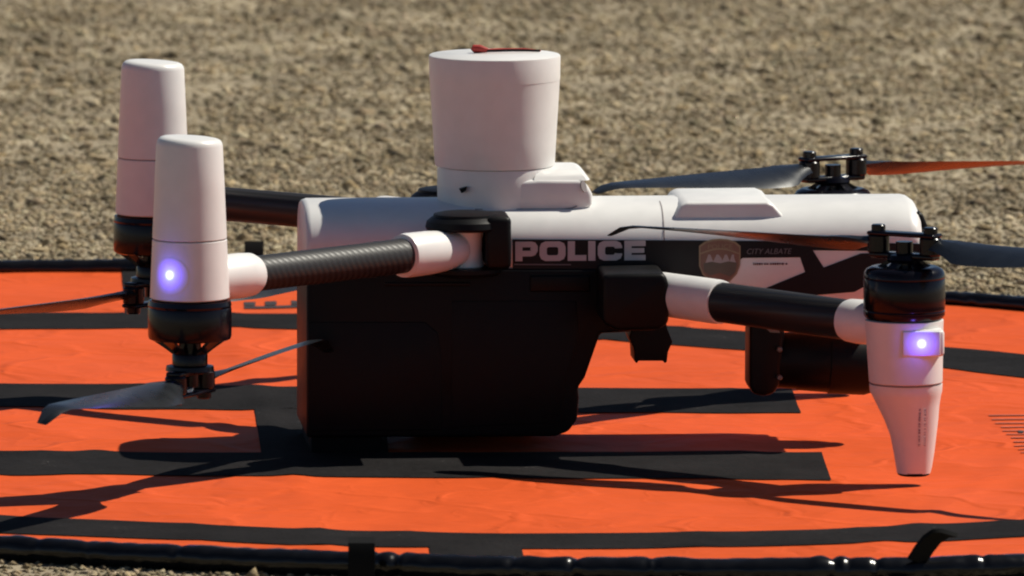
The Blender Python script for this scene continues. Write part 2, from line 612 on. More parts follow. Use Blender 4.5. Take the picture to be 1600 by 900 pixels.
def build_gravel():
    def scatter(n, x0, x1, y0, y1, s0, s1):
        X = rng.uniform(x0, x1, n)
        Y = rng.uniform(y0, y1, n)
        keep = ~inside_pad(X, Y)
        dust = (np.sin(X * 9.1 + 2.0 * np.sin(Y * 4.3 + 1)) * np.sin(Y * 5.7 + 1.7 * np.sin(X * 6.1)) +
                0.6 * np.sin(X * 21.0 + Y * 8.0) * np.sin(Y * 13.0 - X * 5.0))
        keep &= rng.uniform(-1.2, 1.5, n) > dust * 0.75 - 0.35
        X, Y = X[keep], Y[keep]
        s = s0 + (s1 - s0) * rng.power(0.45, len(X))
        return np.stack([X, Y, np.full(len(X), GZ) + s * 0.25], 1), s
    Vs, Fs, off = [], [], 0
    for (n, x0, x1, y0, y1, s0, s1, bv, bf) in (
            (190000, -0.95, 0.95, 0.9, 4.6, 0.0013, 0.0043, OCT_V, OCT_F),
            (3500, -0.95, 0.95, 0.9, 4.6, 0.004, 0.0075, ICO_V, ICO_F),
            (60000, -1.7, 1.7, -2.2, 2.6, 0.0018, 0.0052, OCT_V, OCT_F),
            (75000, -1.0, 1.0, -1.9, -0.65, 0.0016, 0.0046, OCT_V, OCT_F),
            (30000, -3.0, 3.0, -2.5, 7.0, 0.004, 0.010, OCT_V, OCT_F)):
        P, s = scatter(n, x0, x1, y0, y1, s0, s1)
        V, Fc = stones(P, s, bv, bf)
        Vs.append(V)
        Fs.append(Fc + off)
        off += len(V)
    o = mesh_np('gravel', np.concatenate(Vs), np.concatenate(Fs), M_STONE)
    o['kind'] = 'stuff'
    o['label'] = 'loose dry brown and grey gravel all around the orange landing pad'
    # the biggest stones that can be picked out one by one
    k = 0
    shapes = []
    for q in range(8):
        V, Fc = stones(np.zeros((1, 3)), np.array([1.0]), ICO_V, ICO_F)
        me = bpy.data.meshes.new('stone')
        me.from_pydata([tuple(v * 0.01) for v in V], [], [tuple(int(i) for i in f) for f in Fc])
        me.materials.append(M_STONE)
        shapes.append(me)
    while k < 150:
        X, Y = random.uniform(-0.6, 0.6), random.uniform(1.1, 3.7)
        if inside_pad(np.array([X]), np.array([Y]))[0]:
            continue
        s = bpy.data.objects.new('stone', random.choice(shapes))
        COL.objects.link(s)
        s.parent = GROUND
        sc = random.uniform(0.55, 0.85)
        s.scale = (sc * random.uniform(0.8, 1.3), sc, sc * 0.7)
        s.rotation_euler = (0, 0, random.uniform(0, 6.28))
        s.location = (X, Y, GZ + 0.003 * sc)
        k += 1

build_gravel()

# ------------------------------------------------------------------ landing pad
PAD = empty('landing_pad', 'round orange landing pad with black ring and letter H under the drone', 'landing pad',
            (*ground(620, 668), GZ))
PADO = Vector(PAD.location)

def pad_mesh(name, verts, faces, mat, smooth=60):
    return raw_mesh(name, [Vector(v) - PADO for v in verts], faces, mat, PAD, smooth)

def build_sheet():
    nr, ntt = 120, 320
    vs = []
    X, Y = border(0, 0.0)
    vs.append((X, Y, MATZ + h_mat(X, Y)))
    for j in range(1, nr + 1):
        for i in range(ntt):
            X, Y = border(2 * math.pi * i / ntt, j / nr)
            vs.append((X, Y, MATZ + h_mat(X, Y)))
    fs = [(0, 1 + (i + 1) % ntt, 1 + i) for i in range(ntt)]
    for j in range(nr - 1):
        a, b = 1 + j * ntt, 1 + (j + 1) * ntt
        for i in range(ntt):
            i2 = (i + 1) % ntt
            fs.append((a + i, a + i2, b + i2, b + i))
    o = pad_mesh('pad_sheet', vs, fs, M_ORANGE)
    me = o.data
    if me.polygons[5].normal.z < 0:
        me.flip_normals()
    return o
build_sheet()

def strip(name, cs, nx, ny, mat, off=0.0009, wob=0.0):
    """a flat piece lying on the sheet; cs: corners (photo px on the ground) far-left, far-right, near-right, near-left"""
    vs, fs = [], []
    for j in range(ny + 1):
        v = j / ny
        for i in range(nx + 1):
            u = i / nx
            px = (1 - v) * ((1 - u) * cs[0][0] + u * cs[1][0]) + v * ((1 - u) * cs[3][0] + u * cs[2][0])
            py = (1 - v) * ((1 - u) * cs[0][1] + u * cs[1][1]) + v * ((1 - u) * cs[3][1] + u * cs[2][1])
            if wob:
                py += wob * noise.noise(Vector((px * 0.006, v * 3, 5.0 + cs[0][1])))
            X, Y = ground(px, py)
            vs.append((X, Y, MATZ + h_mat(X, Y) + off))
    for j in range(ny):
        for i in range(nx):
            a = j * (nx + 1) + i
            fs.append((a, a + 1, a + nx + 2, a + nx + 1))
    o = pad_mesh(name, vs, fs, mat)
    if o.data.polygons[0].normal.z < 0:
        o.data.flip_normals()
    return o

def ring():
    n, m = 480, 6
    vs, fs = [], []
    for i in range(n):
        th = 2 * math.pi * i / n
        for k in range(m + 1):
            q = k / m * 2 - 1
            px = 520 + (1650 + 110 * q) * math.cos(th)
            py = 661 + 0.0235 * (520 + 1650 * math.cos(th)) + (167.5 + 12.5 * q) * math.sin(th) + 2.2 * noise.noise(Vector((math.cos(th) * 7, math.sin(th) * 7, 0)))
            X, Y = ground(px, py)
            vs.append((X, Y, MATZ + h_mat(X, Y) + 0.0009))
    for i in range(n):
        for k in range(m):
            a, b = i * (m + 1) + k, ((i + 1) % n) * (m + 1) + k
            fs.append((a, a + 1, b + 1, b))
    o = pad_mesh('ring_stripe', vs, fs, M_TAPE)
    if o.data.polygons[0].normal.z < 0:
        o.data.flip_normals()
ring()
strip('letter_stroke', [(-280, 599), (1237, 610), (1252, 646.5), (-285, 637)], 170, 8, M_TAPE, wob=2.5)
strip('letter_stroke', [(-285, 706.5), (1284, 706.5), (1299, 750), (-290, 742)], 170, 8, M_TAPE, wob=2.5)
strip('letter_stroke', [(397, 638), (600, 640.5), (607, 708), (408, 707.5)], 24, 14, M_TAPE)
strip('tick_stripe', [(670, 854), (815, 855), (824, 894), (676, 893)], 16, 8, M_TAPE)
strip('tick_stripe', [(190, 425), (335, 427), (342, 492), (196, 490)], 16, 10, M_TAPE)
# printed marks
strip('print_mark', [(381, 479), (470, 479), (470, 482.5), (381.5, 482.5)], 8, 1, M_PRINTB)
for x in (381, 414, 455):
    strip('print_mark', [(x, 472), (x + 18, 472), (x + 18.5, 478), (x + 0.5, 478)], 3, 1, M_PRINTB)
for k in range(11):
    y = 647 + k * 6.1
    x0 = 1546 + k * 5.0 + random.uniform(-2, 4)
    strip('print_line', [(x0, y), (1740 + k * 4, y + 1), (1741 + k * 4, y + 2.6), (x0 + 1, y + 1.6)], 14, 1, M_PRINT)
strip('print_mark', [(1590, 672), (1599, 673), (1600, 676.5), (1592, 676)], 2, 1, M_PRINTB)

def edge_tube():
    n, m = 5200, 14
    vs, fs = [], []
    pin = sorted(random.uniform(0, 2 * math.pi) for _ in range(140))
    pin = np.array(pin)
    amp = rng.uniform(0.25, 1.0, len(pin)) ** 1.3
    slant = rng.uniform(-1, 1, len(pin))
    for i in range(n):
        th = 2 * math.pi * i / n
        X, Y = border(th)
        X2, Y2 = border(th + 0.002)
        t = Vector((X2 - X, Y2 - Y, 0)).normalized()
        nrm = Vector((t.y, -t.x, 0))
        dd = np.abs((pin - th + math.pi) % (2 * math.pi) - math.pi) / 0.0052
        near = np.argsort(dd)[:3]
        side = float(np.max(amp * np.exp(-((pin + 0.010 - th + math.pi) % (2 * math.pi) - math.pi) ** 2 / 0.00003)))
        front = 0.5 + 0.5 * math.sin(th)
        r0 = (16.5 + 4.2 * front) * U
        r = r0 * (1 + 0.06 * noise.noise(Vector((th * 25, 0, 0))) + 0.05 * side)
        sq = 0.9 + 0.12 * noise.noise(Vector((th * 11, 3, 0)))
        dz = 0.0012 * noise.noise(Vector((th * 9, 8, 0)))
        for k in range(m):
            a = 2 * math.pi * k / m
            sk = ((pin[near] - th + slant[near] * math.cos(a + 0.6) * 0.011 + math.pi) % (2 * math.pi) - math.pi) / 0.0034
            p = float(np.max(amp[near] * np.exp(-sk ** 2)))
            rr = r * (1 - 0.22 * p) * (1 + 0.09 * noise.noise(Vector((th * 90, math.cos(a) * 1.4, math.sin(a) * 1.4))))
            q = Vector((X, Y, GZ + r0 * 0.95 + dz)) + nrm * math.cos(a) * rr + Vector((0, 0, 1)) * math.sin(a) * rr * sq
            vs.append(q)
    for i in range(n):
        for k in range(m):
            a, b = i * m, ((i + 1) % n) * m
            fs.append((a + k, a + (k + 1) % m, b + (k + 1) % m, b + k))
    o = pad_mesh('edge_tube', vs, fs, M_VINYL, 80)
    bm = bmesh.new()
    bm.from_mesh(o.data)
    bmesh.ops.recalc_face_normals(bm, faces=bm.faces)
    bm.to_mesh(o.data)
    bm.free()
edge_tube()

def strap(pts, width, thick, wdir=(1, 0, 0)):
    """webbing loop; pts in metres"""
    w2 = Vector(wdir).normalized() * width / 2
    vs, fs = [], []
    P = [Vector(p) for p in pts]
    for i, p in enumerate(P):
        t = (P[min(i + 1, len(P) - 1)] - P[max(0, i - 1)]).normalized()
        nn = t.cross(Vector(wdir)).normalized() * thick / 2
        vs += [p - w2 - nn, p + w2 - nn, p + w2 + nn, p - w2 + nn]
    for i in range(len(P) - 1):
        for k in range(4):
            a, b = i * 4, (i + 1) * 4
            fs.append((a + k, a + (k + 1) % 4, b + (k + 1) % 4, b + k))
    fs.append((3, 2, 1, 0))
    e = (len(P) - 1) * 4
    fs.append((e, e + 1, e + 2, e + 3))
    return pad_mesh('tie_strap', vs, fs, M_RUBBER, 50)

def at_ground(px, py, z):
    X, Y = ground(px, py, z)
    return Vector((X, Y, z))
b0 = Vector((*ground(565, 903), GZ))
strap([b0 + Vector(q) for q in ((0, 0.012, 0.010), (0, 0.016, 0.026), (0, 0.006, 0.0355), (0, -0.008, 0.033), (0, -0.015, 0.016), (0, -0.013, 0.001))], 0.021, 0.003)
b1 = Vector((*ground(1440, 903), GZ))
strap([b1 + Vector(q) for q in ((-0.004, 0.004, 0.018), (0.002, 0.002, 0.028), (0.008, 0.0, 0.036), (0.015, -0.002, 0.041), (0.022, -0.003, 0.0415))], 0.017, 0.0035, (0.8, 0.55, -0.3))
b2 = Vector((*ground(397, 427), GZ))
strap([b2 + Vector(q) for q in ((0, -0.008, 0.004), (0, -0.006, 0.018), (0.0, 0.0, 0.030), (0.0, 0.004, 0.034))], 0.0185, 0.006)

# ------------------------------------------------------------------ drone
DR = empty('police_drone', 'white and black four rotor police drone standing over the orange landing pad', 'drone', (0, 0, 0), YAW)
W = 135.0
NF = -W

# hull: rounded white shell
def hull():
    xr, _ = loc(479, 400, NF)
    xf, _ = loc(1442, 400, NF)
    top = loc(950, 309, 0)[1]
    zlow = loc(700, 428, NF)[1]
    znose = loc(1200, 478, NF)[1]
    ztip = loc(1420, 412, NF)[1]
    sec = [(0, 0), (45, -1.5), (80, -6), (103, -14), (119, -26), (129, -39), (134, -50), (135, -58)]
    def ring_at(x, zb, k=1.0, drop=0.0):
        half = [(y * k, top + z - drop) for y, z in sec] + [(W * k, zb + 14), ((W - 4) * k, zb + 4), ((W - 14) * k, zb)]
        pts = half + [(-y, z) for y, z in half[::-1][:-1]]
        return [(x, y, z) for y, z in pts]
    x1, x2, x3 = loc(1030, 450, NF)[0], loc(1062, 478, NF)[0], loc(1338, 478, NF)[0]
    rs = [ring_at(xr, zlow, 0.965, 6), ring_at(xr + 3, zlow, 0.988, 2), ring_at(xr + 9, zlow), ring_at(x1 - 60, zlow), ring_at(x1, zlow), ring_at(x2, znose), ring_at(x3, znose),
          ring_at((x3 + xf) / 2, (znose + ztip) / 2), ring_at(xf - 20, ztip), ring_at(xf - 11, ztip, 0.998, 2), ring_at(xf - 4, ztip, 0.99, 7), ring_at(xf, ztip, 0.97, 16)]
    m = MB()
    m.loft(rs)
    return m.build('fuselage', M_WHITE, DR, 40), top
FUS, HTOP = hull()

def panel(name, px, mat, y=NF, t=1.2, parent=None, bevel=0.0):
    m = MB()
    m.prism([loc(a, b, y) for a, b in px], y - t, y + 2.0, bevel=bevel)
    return m.build(name, mat, parent or FUS, 30)

# vinyl wrap on the near flank, built as separate flat panels
panel('wrap_panel', [(801, 374), (1290, 377), (1346, 379), (1441, 381), (1441, 393), (1270, 391), (1250, 402), (1160, 403), (1120, 436), (1020, 436), (1010, 426), (801, 424)], M_WRAP)
panel('wrap_panel', [(1250, 402), (1270, 391), (1287, 418), (1345, 396), (1441, 393), (1438, 402), (1395, 424), (1335, 456), (1262, 462), (1192, 452), (1258, 425)], M_WRAP, t=1.5)
panel('trim_line', [(803, 412.0), (892, 412.5), (892, 414.2), (803, 413.8)], M_GREYTXT, t=1.9)

# ---- lettering POLICE, wide rounded capitals
def glyph(ch, x, w, y0, y1):
    s = 11.2                       # stem
    hs = 8.8                      # bar
    H = y1 - y0
    def rr(a, b, c, d, r):
        out = []
        for cx, cy, a0 in ((c - r, b + r, -90), (c - r, d - r, 0), (a + r, d - r, 90), (a + r, b + r, 180)):
            for k in range(5):
                t = math.radians(a0 + 22.5 * k)
                out.append((cx + r * math.cos(t), cy + r * math.sin(t)))
        return out
    R = lambda a, b, c, d: [(a, b), (c, b), (c, d), (a, d)]
    if ch == 'P':
        return [R(x, y0, x + s, y1), R(x + s, y0, x + w - 10, y0 + hs), R(x + s, y0 + 0.60 * H - hs * 0.45, x + w - 10, y0 + 0.60 * H + hs * 0.55),
                [(x + w - 10, y0), (x + w - 4, y0 + 1.5), (x + w, y0 + 7), (x + w, y0 + 0.60 * H - 3), (x + w - 4, y0 + 0.60 * H + 3), (x + w - 10, y0 + 0.60 * H + hs * 0.55), (x + w - 10, y0 + 0.6 * H - hs * 0.45), (x + w - s, y0 + 0.6 * H - hs * 0.6), (x + w - s, y0 + hs + 1.5), (x + w - 10, y0 + hs)]]
    if ch in 'OC':
        o = [(x, y0 + 9), (x + 2.5, y0 + 3), (x + 9, y0), (x + w - 9, y0), (x + w - 2.5, y0 + 3), (x + w, y0 + 9), (x + w, y1 - 9), (x + w - 2.5, y1 - 3), (x + w - 9, y1), (x + 9, y1), (x + 2.5, y1 - 3), (x, y1 - 9)]
        i = [(x + s, y0 + hs + 3), (x + s + 0.8, y0 + hs + 1), (x + s + 3, y0 + hs), (x + w - s - 3, y0 + hs), (x + w - s - 0.8, y0 + hs + 1), (x + w - s, y0 + hs + 3),
             (x + w - s, y1 - hs - 3), (x + w - s - 0.8, y1 - hs - 1), (x + w - s - 3, y1 - hs), (x + s + 3, y1 - hs), (x + s + 0.8, y1 - hs - 1), (x + s, y1 - hs - 3)]
        out = []
        n = 12
        for k in range(n):
            if ch == 'C' and k == 5:
                out.append([o[5], (x + w, y0 + 0.37 * H), (x + w - s, y0 + 0.37 * H), i[5]])
                out.append([(x + w, y0 + 0.64 * H), o[6], i[6], (x + w - s, y0 + 0.64 * H)])
                continue
            out.append([o[k], o[(k + 1) % n], i[(k + 1) % n], i[k]])
        return out
    if ch == 'L':
        return [R(x, y0, x + s, y1), R(x + s, y1 - hs, x + w, y1)]
    if ch == 'I':
        return [R(x, y0, x + s, y1)]
    if ch == 'E':
        m = (y0 + y1) / 2
        return [R(x, y0, x + s, y1), R(x + s, y0, x + w, y0 + hs - 0.4), R(x + s, m - hs * 0.42, x + w - 2, m + hs * 0.42), R(x + s, y1 - hs + 0.4, x + w, y1)]

xx = 805.0
for ch, x, wd in (('P', 805, 35), ('O', 843, 40.5), ('L', 887, 29), ('I', 919, 11.2), ('C', 934, 38), ('E', 975.5, 33)):
    m = MB()
    for poly in glyph(ch, x, wd, 377.5, 408.0):
        # the line of print follows the hull, rising slightly to the front
        pp = [loc(a, b - (a - 805) * 0.008, NF) for a, b in poly]
        m.prism(pp, NF - 1.9, NF - 0.6)
    m.build('letter', M_LETTER, FUS, 20)

def text_part(name, body, px, py, hpx, wpx, mat, parent, y, slant=0.0, rot=0.0, t=1.7, lean=None):
    """flat print cut from the built-in font, laid on the plane y"""
    cu = bpy.data.curves.new('t', 'FONT')
    cu.body = body
    cu.shear = slant
    tmp = bpy.data.objects.new('t', cu)
    COL.objects.link(tmp)
    dg = bpy.context.evaluated_depsgraph_get()
    me0 = bpy.data.meshes.new_from_object(tmp.evaluated_get(dg))
    bpy.data.objects.remove(tmp)
    co = np.array([v.co[:] for v in me0.vertices])
    lo, hi = co.min(0), co.max(0)
    x0, z0 = loc(px, py, y)
    vs = []
    for c in co:
        u = (c[0] - lo[0]) / (hi[0] - lo[0]) * wpx
        v = (c[1] - lo[1]) / (hi[1] - lo[1]) * hpx
        uu = u * math.cos(rot) - v * math.sin(rot)
        vv = u * math.sin(rot) + v * math.cos(rot)
        vs.append(Vector((x0 + uu, y - t - ((z0 + vv - lean[0]) * lean[1] + 0.4 if lean else 0), z0 + vv)))
    ctr = CENTRE[parent.name]
    o = raw_mesh(name, [(v - ctr) * U for v in vs], [tuple(p.vertices) for p in me0.polygons], mat, parent)
    return o

text_part('small_print', 'CITY ALBATE', 1167, 397, 8.5, 70, M_GREYTXT, FUS, NF, 0.25)
def micro_print(px, py, length, h, mat, parent, y, vertical=False, lean=0.0):
    """a line of print too small to read: a row of little bars"""
    m = MB()
    x0, z0 = loc(px, py, y)
    t = 0.0
    rr = random.Random(int(px + py))
    while t < length:
        w_ = rr.uniform(1.0, 3.2)
        hh = h * rr.uniform(0.7, 1.0)
        if vertical:
            yy = y - 0.9 - lean * t
            m.box((x0, yy, z0 + t + w_ / 2), (hh, 0.8, w_))
        else:
            m.box((x0 + t + w_ / 2, y - 1.5, z0), (w_, 0.6, hh))
        t += w_ + rr.choice((0.9, 1.0, 1.2, 3.0))
    m.build('small_print', mat, parent, None)
micro_print(1177, 412.5, 52, 3.4, M_DARKTXT, FUS, NF)

# ---- crest
def crest():
    out = [(1092, 384), (1101, 377.5), (1113, 374), (1125, 373), (1137, 374), (1149, 377.5), (1157, 384), (1157, 402), (1156, 415), (1151, 428), (1142, 438), (1131, 446), (1125, 449), (1117, 446), (1106, 438), (1097, 428), (1092, 415)]
    cx, cy = 1124.5, 408
    sh = lambda k, pts: [(cx + (a - cx) * k, cy + (b - cy) * k) for a, b in pts]
    rim = panel('crest', out, M_GOLD, t=2.0)
    def sub(name, pts, mat, t):
        m = MB()
        m.prism([loc(a, b, NF) for a, b in pts], NF - t, NF - 0.5)
        return m.build(name, mat, FUS, 30)
    sub('crest_field', sh(0.92, out), M_MAROON, 2.5)
    arc_o = [(1094 + 61 * k / 12, 395 - 7.5 * math.sin(math.pi * k / 12)) for k in range(13)]
    arc_i = [(1094 + 61 * k / 12, 397.5 - 7.5 * math.sin(math.pi * k / 12)) for k in range(13)]
    sub('crest_band', arc_o + arc_i[::-1], M_GOLD, 2.9)
    sub('crest_sky', arc_i[1:-1] + [(1150, 410), (1099, 410)], M_MAROON, 2.7)
    for (a, b, c) in ((1102, 1108, 1115), (1113, 1121, 1130), (1127, 1134, 1141), (1139, 1145, 1150)):
        sub('crest_peak', [(a, 411), (b - 1.5, 397.5), (b + 1.5, 397.5), (c - 3, 403), (c, 411)], M_CRESTW, 3.1)
    sub('crest_hill', [(1099, 411), (1112, 408.5), (1125, 411), (1138, 408), (1151, 410), (1149, 424), (1140, 432), (1125, 426), (1108, 430), (1100, 424)], M_CRESTG, 3.4)
    text_part('crest_print', 'POLICE', 1106, 388.5, 7, 38, M_GOLD, FUS, NF, t=3.2)
crest()

# joint between the two shells, a thin dark groove line round the near side
m = MB()
jx = loc(1038, 350, NF)[0]
hs = [(-45, -1.5), (-80, -6), (-103, -14), (-119, -26), (-129, -39), (-134, -50), (-135, -58), (-135, HTOP - 0)]
for (y0_, z0_), (y1_, z1_) in zip(hs[:-2], hs[1:-1]):
    m.loft([[(jx + q, y0_ * 1.004, HTOP + z0_ + 0.5) for q in (-0.9, 0.9)] + [(jx + q, y0_ * 0.99, HTOP + z0_ - 1) for q in (0.9, -0.9)],
            [(jx + q, y1_ * 1.004, HTOP + z1_ + 0.5) for q in (-0.9, 0.9)] + [(jx + q, y1_ * 0.99, HTOP + z1_ - 1) for q in (0.9, -0.9)]])
m.build('seam', M_SEAM, FUS, None)

# ---- black nose cap
m = MB()
m.prism([loc(a, b, -100) for a, b in ((1432, 330), (1442, 334), (1449, 352), (1453, 378), (1453, 405), (1432, 410))], -100, 100, bevel=5)
m.build('nose_cap', M_BLACK, DR)

# ---- raised hump on the nose
m = MB()
HY = 112
m.prism([loc(a, b, -HY) for a, b in ((1046, 358), (1052, 341), (1064, 322), (1073, 316.5), (1198, 315.5), (1209, 320), (1226, 340), (1240, 345), (1240, 358))], -HY, HY, bevel=5, seg=3)
m.build('roof_hump', M_WHITE, DR, 40)

# ---- white canister on the roof
cx, cz_top = loc(773, 86, 0)
_, z_seam = loc(773, 259, 0)
_, z_bot = loc(773, 336, 0)
m = MB()
h = cz_top - z_seam
m.lathe([(90, 0), (92.5, 0), (94, 5), (96, 40), (101.6, h - 40), (101.6, h - 39.2), (102.0, h - 39), (102.8, h - 3.5), (102.2, h - 1.2), (100.5, h)], (cx, 0, z_seam + 1.2), seg=72)
CAN = m.build('roof_canister', M_WHITE, DR, 40)
m = MB()
m.lathe([(90, z_bot - 14 - z_seam), (91.5, -30), (91.5, -3), (90.5, 0)], (cx + 1.5, 0, z_seam), seg=72)
x0, z0 = loc(822, 284, -85)
# front housing beside the canister: chamfered block
p = [loc(a, b, -85) for a, b in ((790, 336), (790, 284), (832, 282), (842, 281), (905, 281), (917, 287), (926, 304), (926, 322), (914, 329), (900, 336))]
m.prism(p, -85, 85, bevel=7)
zt = loc(880, 259, 0)[1]
pb = p[2][1] - 1
ring1 = [(p[2][0] + 2, -82, pb), (p[5][0], -82, pb), (p[5][0] + 6, -70, pb), (p[5][0] + 6, 70, pb), (p[5][0], 82, pb), (p[2][0] + 2, 82, pb)]
ring2 = [(p[2][0] + 12, -55, zt), (p[5][0] - 16, -55, zt), (p[5][0] - 12, -48, zt), (p[5][0] - 12, 48, zt), (p[5][0] - 16, 55, zt), (p[2][0] + 12, 55, zt)]
mixr = lambda k, q: [tuple((1 - k) * u_ + k * v_ for u_, v_ in zip(a_[:2], b_[:2])) + (pb + (zt - pb) * q,) for a_, b_ in zip(ring1, ring2)]
m.loft([mixr(0, 0), mixr(0.22, 0.38), mixr(0.48, 0.68), mixr(0.72, 0.88), mixr(0.92, 0.98), mixr(1.12, 1.0)])
BASE = m.build('canister_base', M_WHITE, DR, 30)
m = MB()
hx, hz = loc(911, 290, -86)
m.lathe([(3, 0), (8, 0.8), (8, 3)], (hx, -84, hz - 2), (0.45, -0.8, 0.35), 20, 0.6, 1.2)
m.build('port', M_SEAM, BASE)
hx, hz = loc(724, 297, -86)
m = MB()
m.prism([(hx - 6, hz + 1), (hx + 6, hz + 5), (hx + 4, hz - 1), (hx - 3, hz - 5)], -86, -70)
m.build('vent', M_BLACK, BASE)
m = MB()
m.prism([loc(a, b, -86.3) for a, b in ((742, 326.4), (880, 326.0), (893, 324.6), (901, 321.5), (902, 322.5), (894, 326), (880, 328), (742, 328.4))], -86.8, -84)
m.build('seam', M_SEAM, BASE)
# red pull tag lying on the lid
tz = cz_top + 2
m = MB()
a = L3(737, 76.5, 25); b = L3(762, 76.5, 25)
m.tube([Vector((a.x, 25, tz + 3)), Vector((a.x + 4, 25, tz + 6)), Vector(((a.x + b.x) / 2, 22, tz + 6.5)), Vector((b.x, 20, tz + 4))], [3, 6.5, 6, 3], 10)
m.tube([Vector((a.x + 4, 25, tz + 2)), Vector((b.x + 20, 40, tz + 2.6)), Vector((b.x + 60, 45, tz + 2.2)), Vector((b.x + 84, 38, tz + 1))], [3, 2.5, 2.2, 1.2], 8)
TAG = m.build('pull_tag', M_RED, CAN)
m = MB()
m.tube([Vector((b.x - 2, 18, tz + 3)), Vector((b.x + 40, 24, tz + 3.2)), Vector((b.x + 82, 30, tz + 1.6))], 1.9, 8)
m.build('cord', M_BLACK, CAN)

# ---- black battery box under the hull
BY = 140
m = MB()
poly = [(479, 420), (479, 684), (868, 682), (889, 674), (902, 655), (905, 622), (903, 606), (914, 590), (938, 521), (985, 519), (1003, 500), (1003, 420)]
m.prism([loc(a, b, -BY) for a, b in poly], -BY, BY, bevel=5)
BOX = m.build('battery_box', M_BLACK, DR, 30)
zbox = loc(600, 684, -BY)[1]
def side(name, pts, t, bevel=1.5):
    m = MB()
    m.prism([loc(a, b, -BY) for a, b in pts], -BY - t, -BY + 2, bevel=bevel)
    m.build(name, M_BLACK, BOX)
side('side_panel', [(481, 503), (664, 503), (684, 520), (690, 560), (690, 672), (481, 674)], 1.6)
side('side_panel', [(706, 470), (900, 470), (905, 520), (884, 590), (876, 660), (706, 668)], 1.2, 1.0)
side('latch', [(828, 430), (922, 430), (922, 456), (828, 456)], 4, 3)
side('grip_rail', [(600, 441), (735, 441), (735, 447), (600, 447)], 2.5, 1.5)
# recessed rubber feet that carry the drone
m = MB()
fx0, fx1 = loc(487, 684, -BY)[0], loc(596, 684, -BY)[0]
m.box(((fx0 + fx1) / 2, 0, zbox / 2 + 0.5), (fx1 - fx0, 2 * BY - 20, zbox + 3), 3)
m.build('foot', M_RUBBER, BOX)
fx0, fx1 = loc(660, 684, -BY)[0], loc(850, 684, -BY)[0]
m = MB()
m.box(((fx0 + fx1) / 2, 102, zbox / 2 + 0.5), (fx1 - fx0, 52, zbox + 3), 3)
m.build('foot', M_RUBBER, BOX)

# ---- belly sensor and camera gimbal
m = MB()
sy = -60
m.prism([loc(a, b, sy) for a, b in ((990, 505), (983, 528), (991, 546), (992, 566), (996, 568), (997, 564), (1037, 564), (1038, 568), (1042, 566), (1044, 550), (1051, 534), (1043, 514), (1040, 500))], sy, sy + 90, bevel=2)
m.build('belly_sensor', M_BLACK, DR)
gy = -40
gx0, gz = loc(1185, 562, gy)
m = MB()
m.prism([loc(a, b, gy) for a, b in ((1168, 470), (1167, 598), (1173, 611), (1190, 614), (1206, 610), (1214, 596), (1222, 520), (1222, 470))], gy - 45, gy + 45, bevel=7)
GIM = m.build('gimbal_arm', M_BLACK, DR)
m = MB()
gx1 = loc(1208, 562, gy)[0]
ca, cb = L3(1204, 562, gy), L3(1372, 568, gy)
m.lathe([(40, 0), (43, 3), (44.5, 40), (46, 42), (48, 90), (50, 92), (50, 148), (46, 160), (36, 167)], ca, (cb - ca), 48)
CAMB = m.build('camera_body', M_BLACK, GIM)
cxx, czz = loc(1372, 574, gy)
m = MB()
m.lathe([(27, -4), (31, 0), (31, 12), (27, 14)], (cxx, gy, czz), (1, 0, 0), 32)
m.build('lens_barrel', M_BLACK, GIM)
m = MB()
m.lathe([(24, 0), (22, 5), (12, 8), (2, 9)], (cxx + 12, gy, czz), (1, 0, 0), 32)
m.build('lens', M_GLASS, GIM)
for (a, b) in ((1218, 546), (1218, 590)):
    x, z = loc(a, b, gy - 52)
    m = MB()
    m.lathe([(4.6, 0), (4.6, 3.5), (3.2, 5)], (x, gy - 50, z), (0, -1, 0), 16)
    m.build('screw', M_STEEL, GIM)
m = MB()
m.prism([loc(a, b, gy - 46) for a, b in ((1196, 512), (1216, 514), (1219, 520), (1203, 519))], gy - 48, gy - 40)
m.build('bracket_clip', M_STEEL, GIM)

# ------------------------------------------------------------------ arms, pods, motors, propellers
YP = 590.0                     # half spacing of the front pods
YR = 626.0                     # half spacing of the rear pods

def mirror_if(p, s):
    return Vector((p.x, p.y * s, p.z))

def lerp(a, b, t):
    return a + (b - a) * t

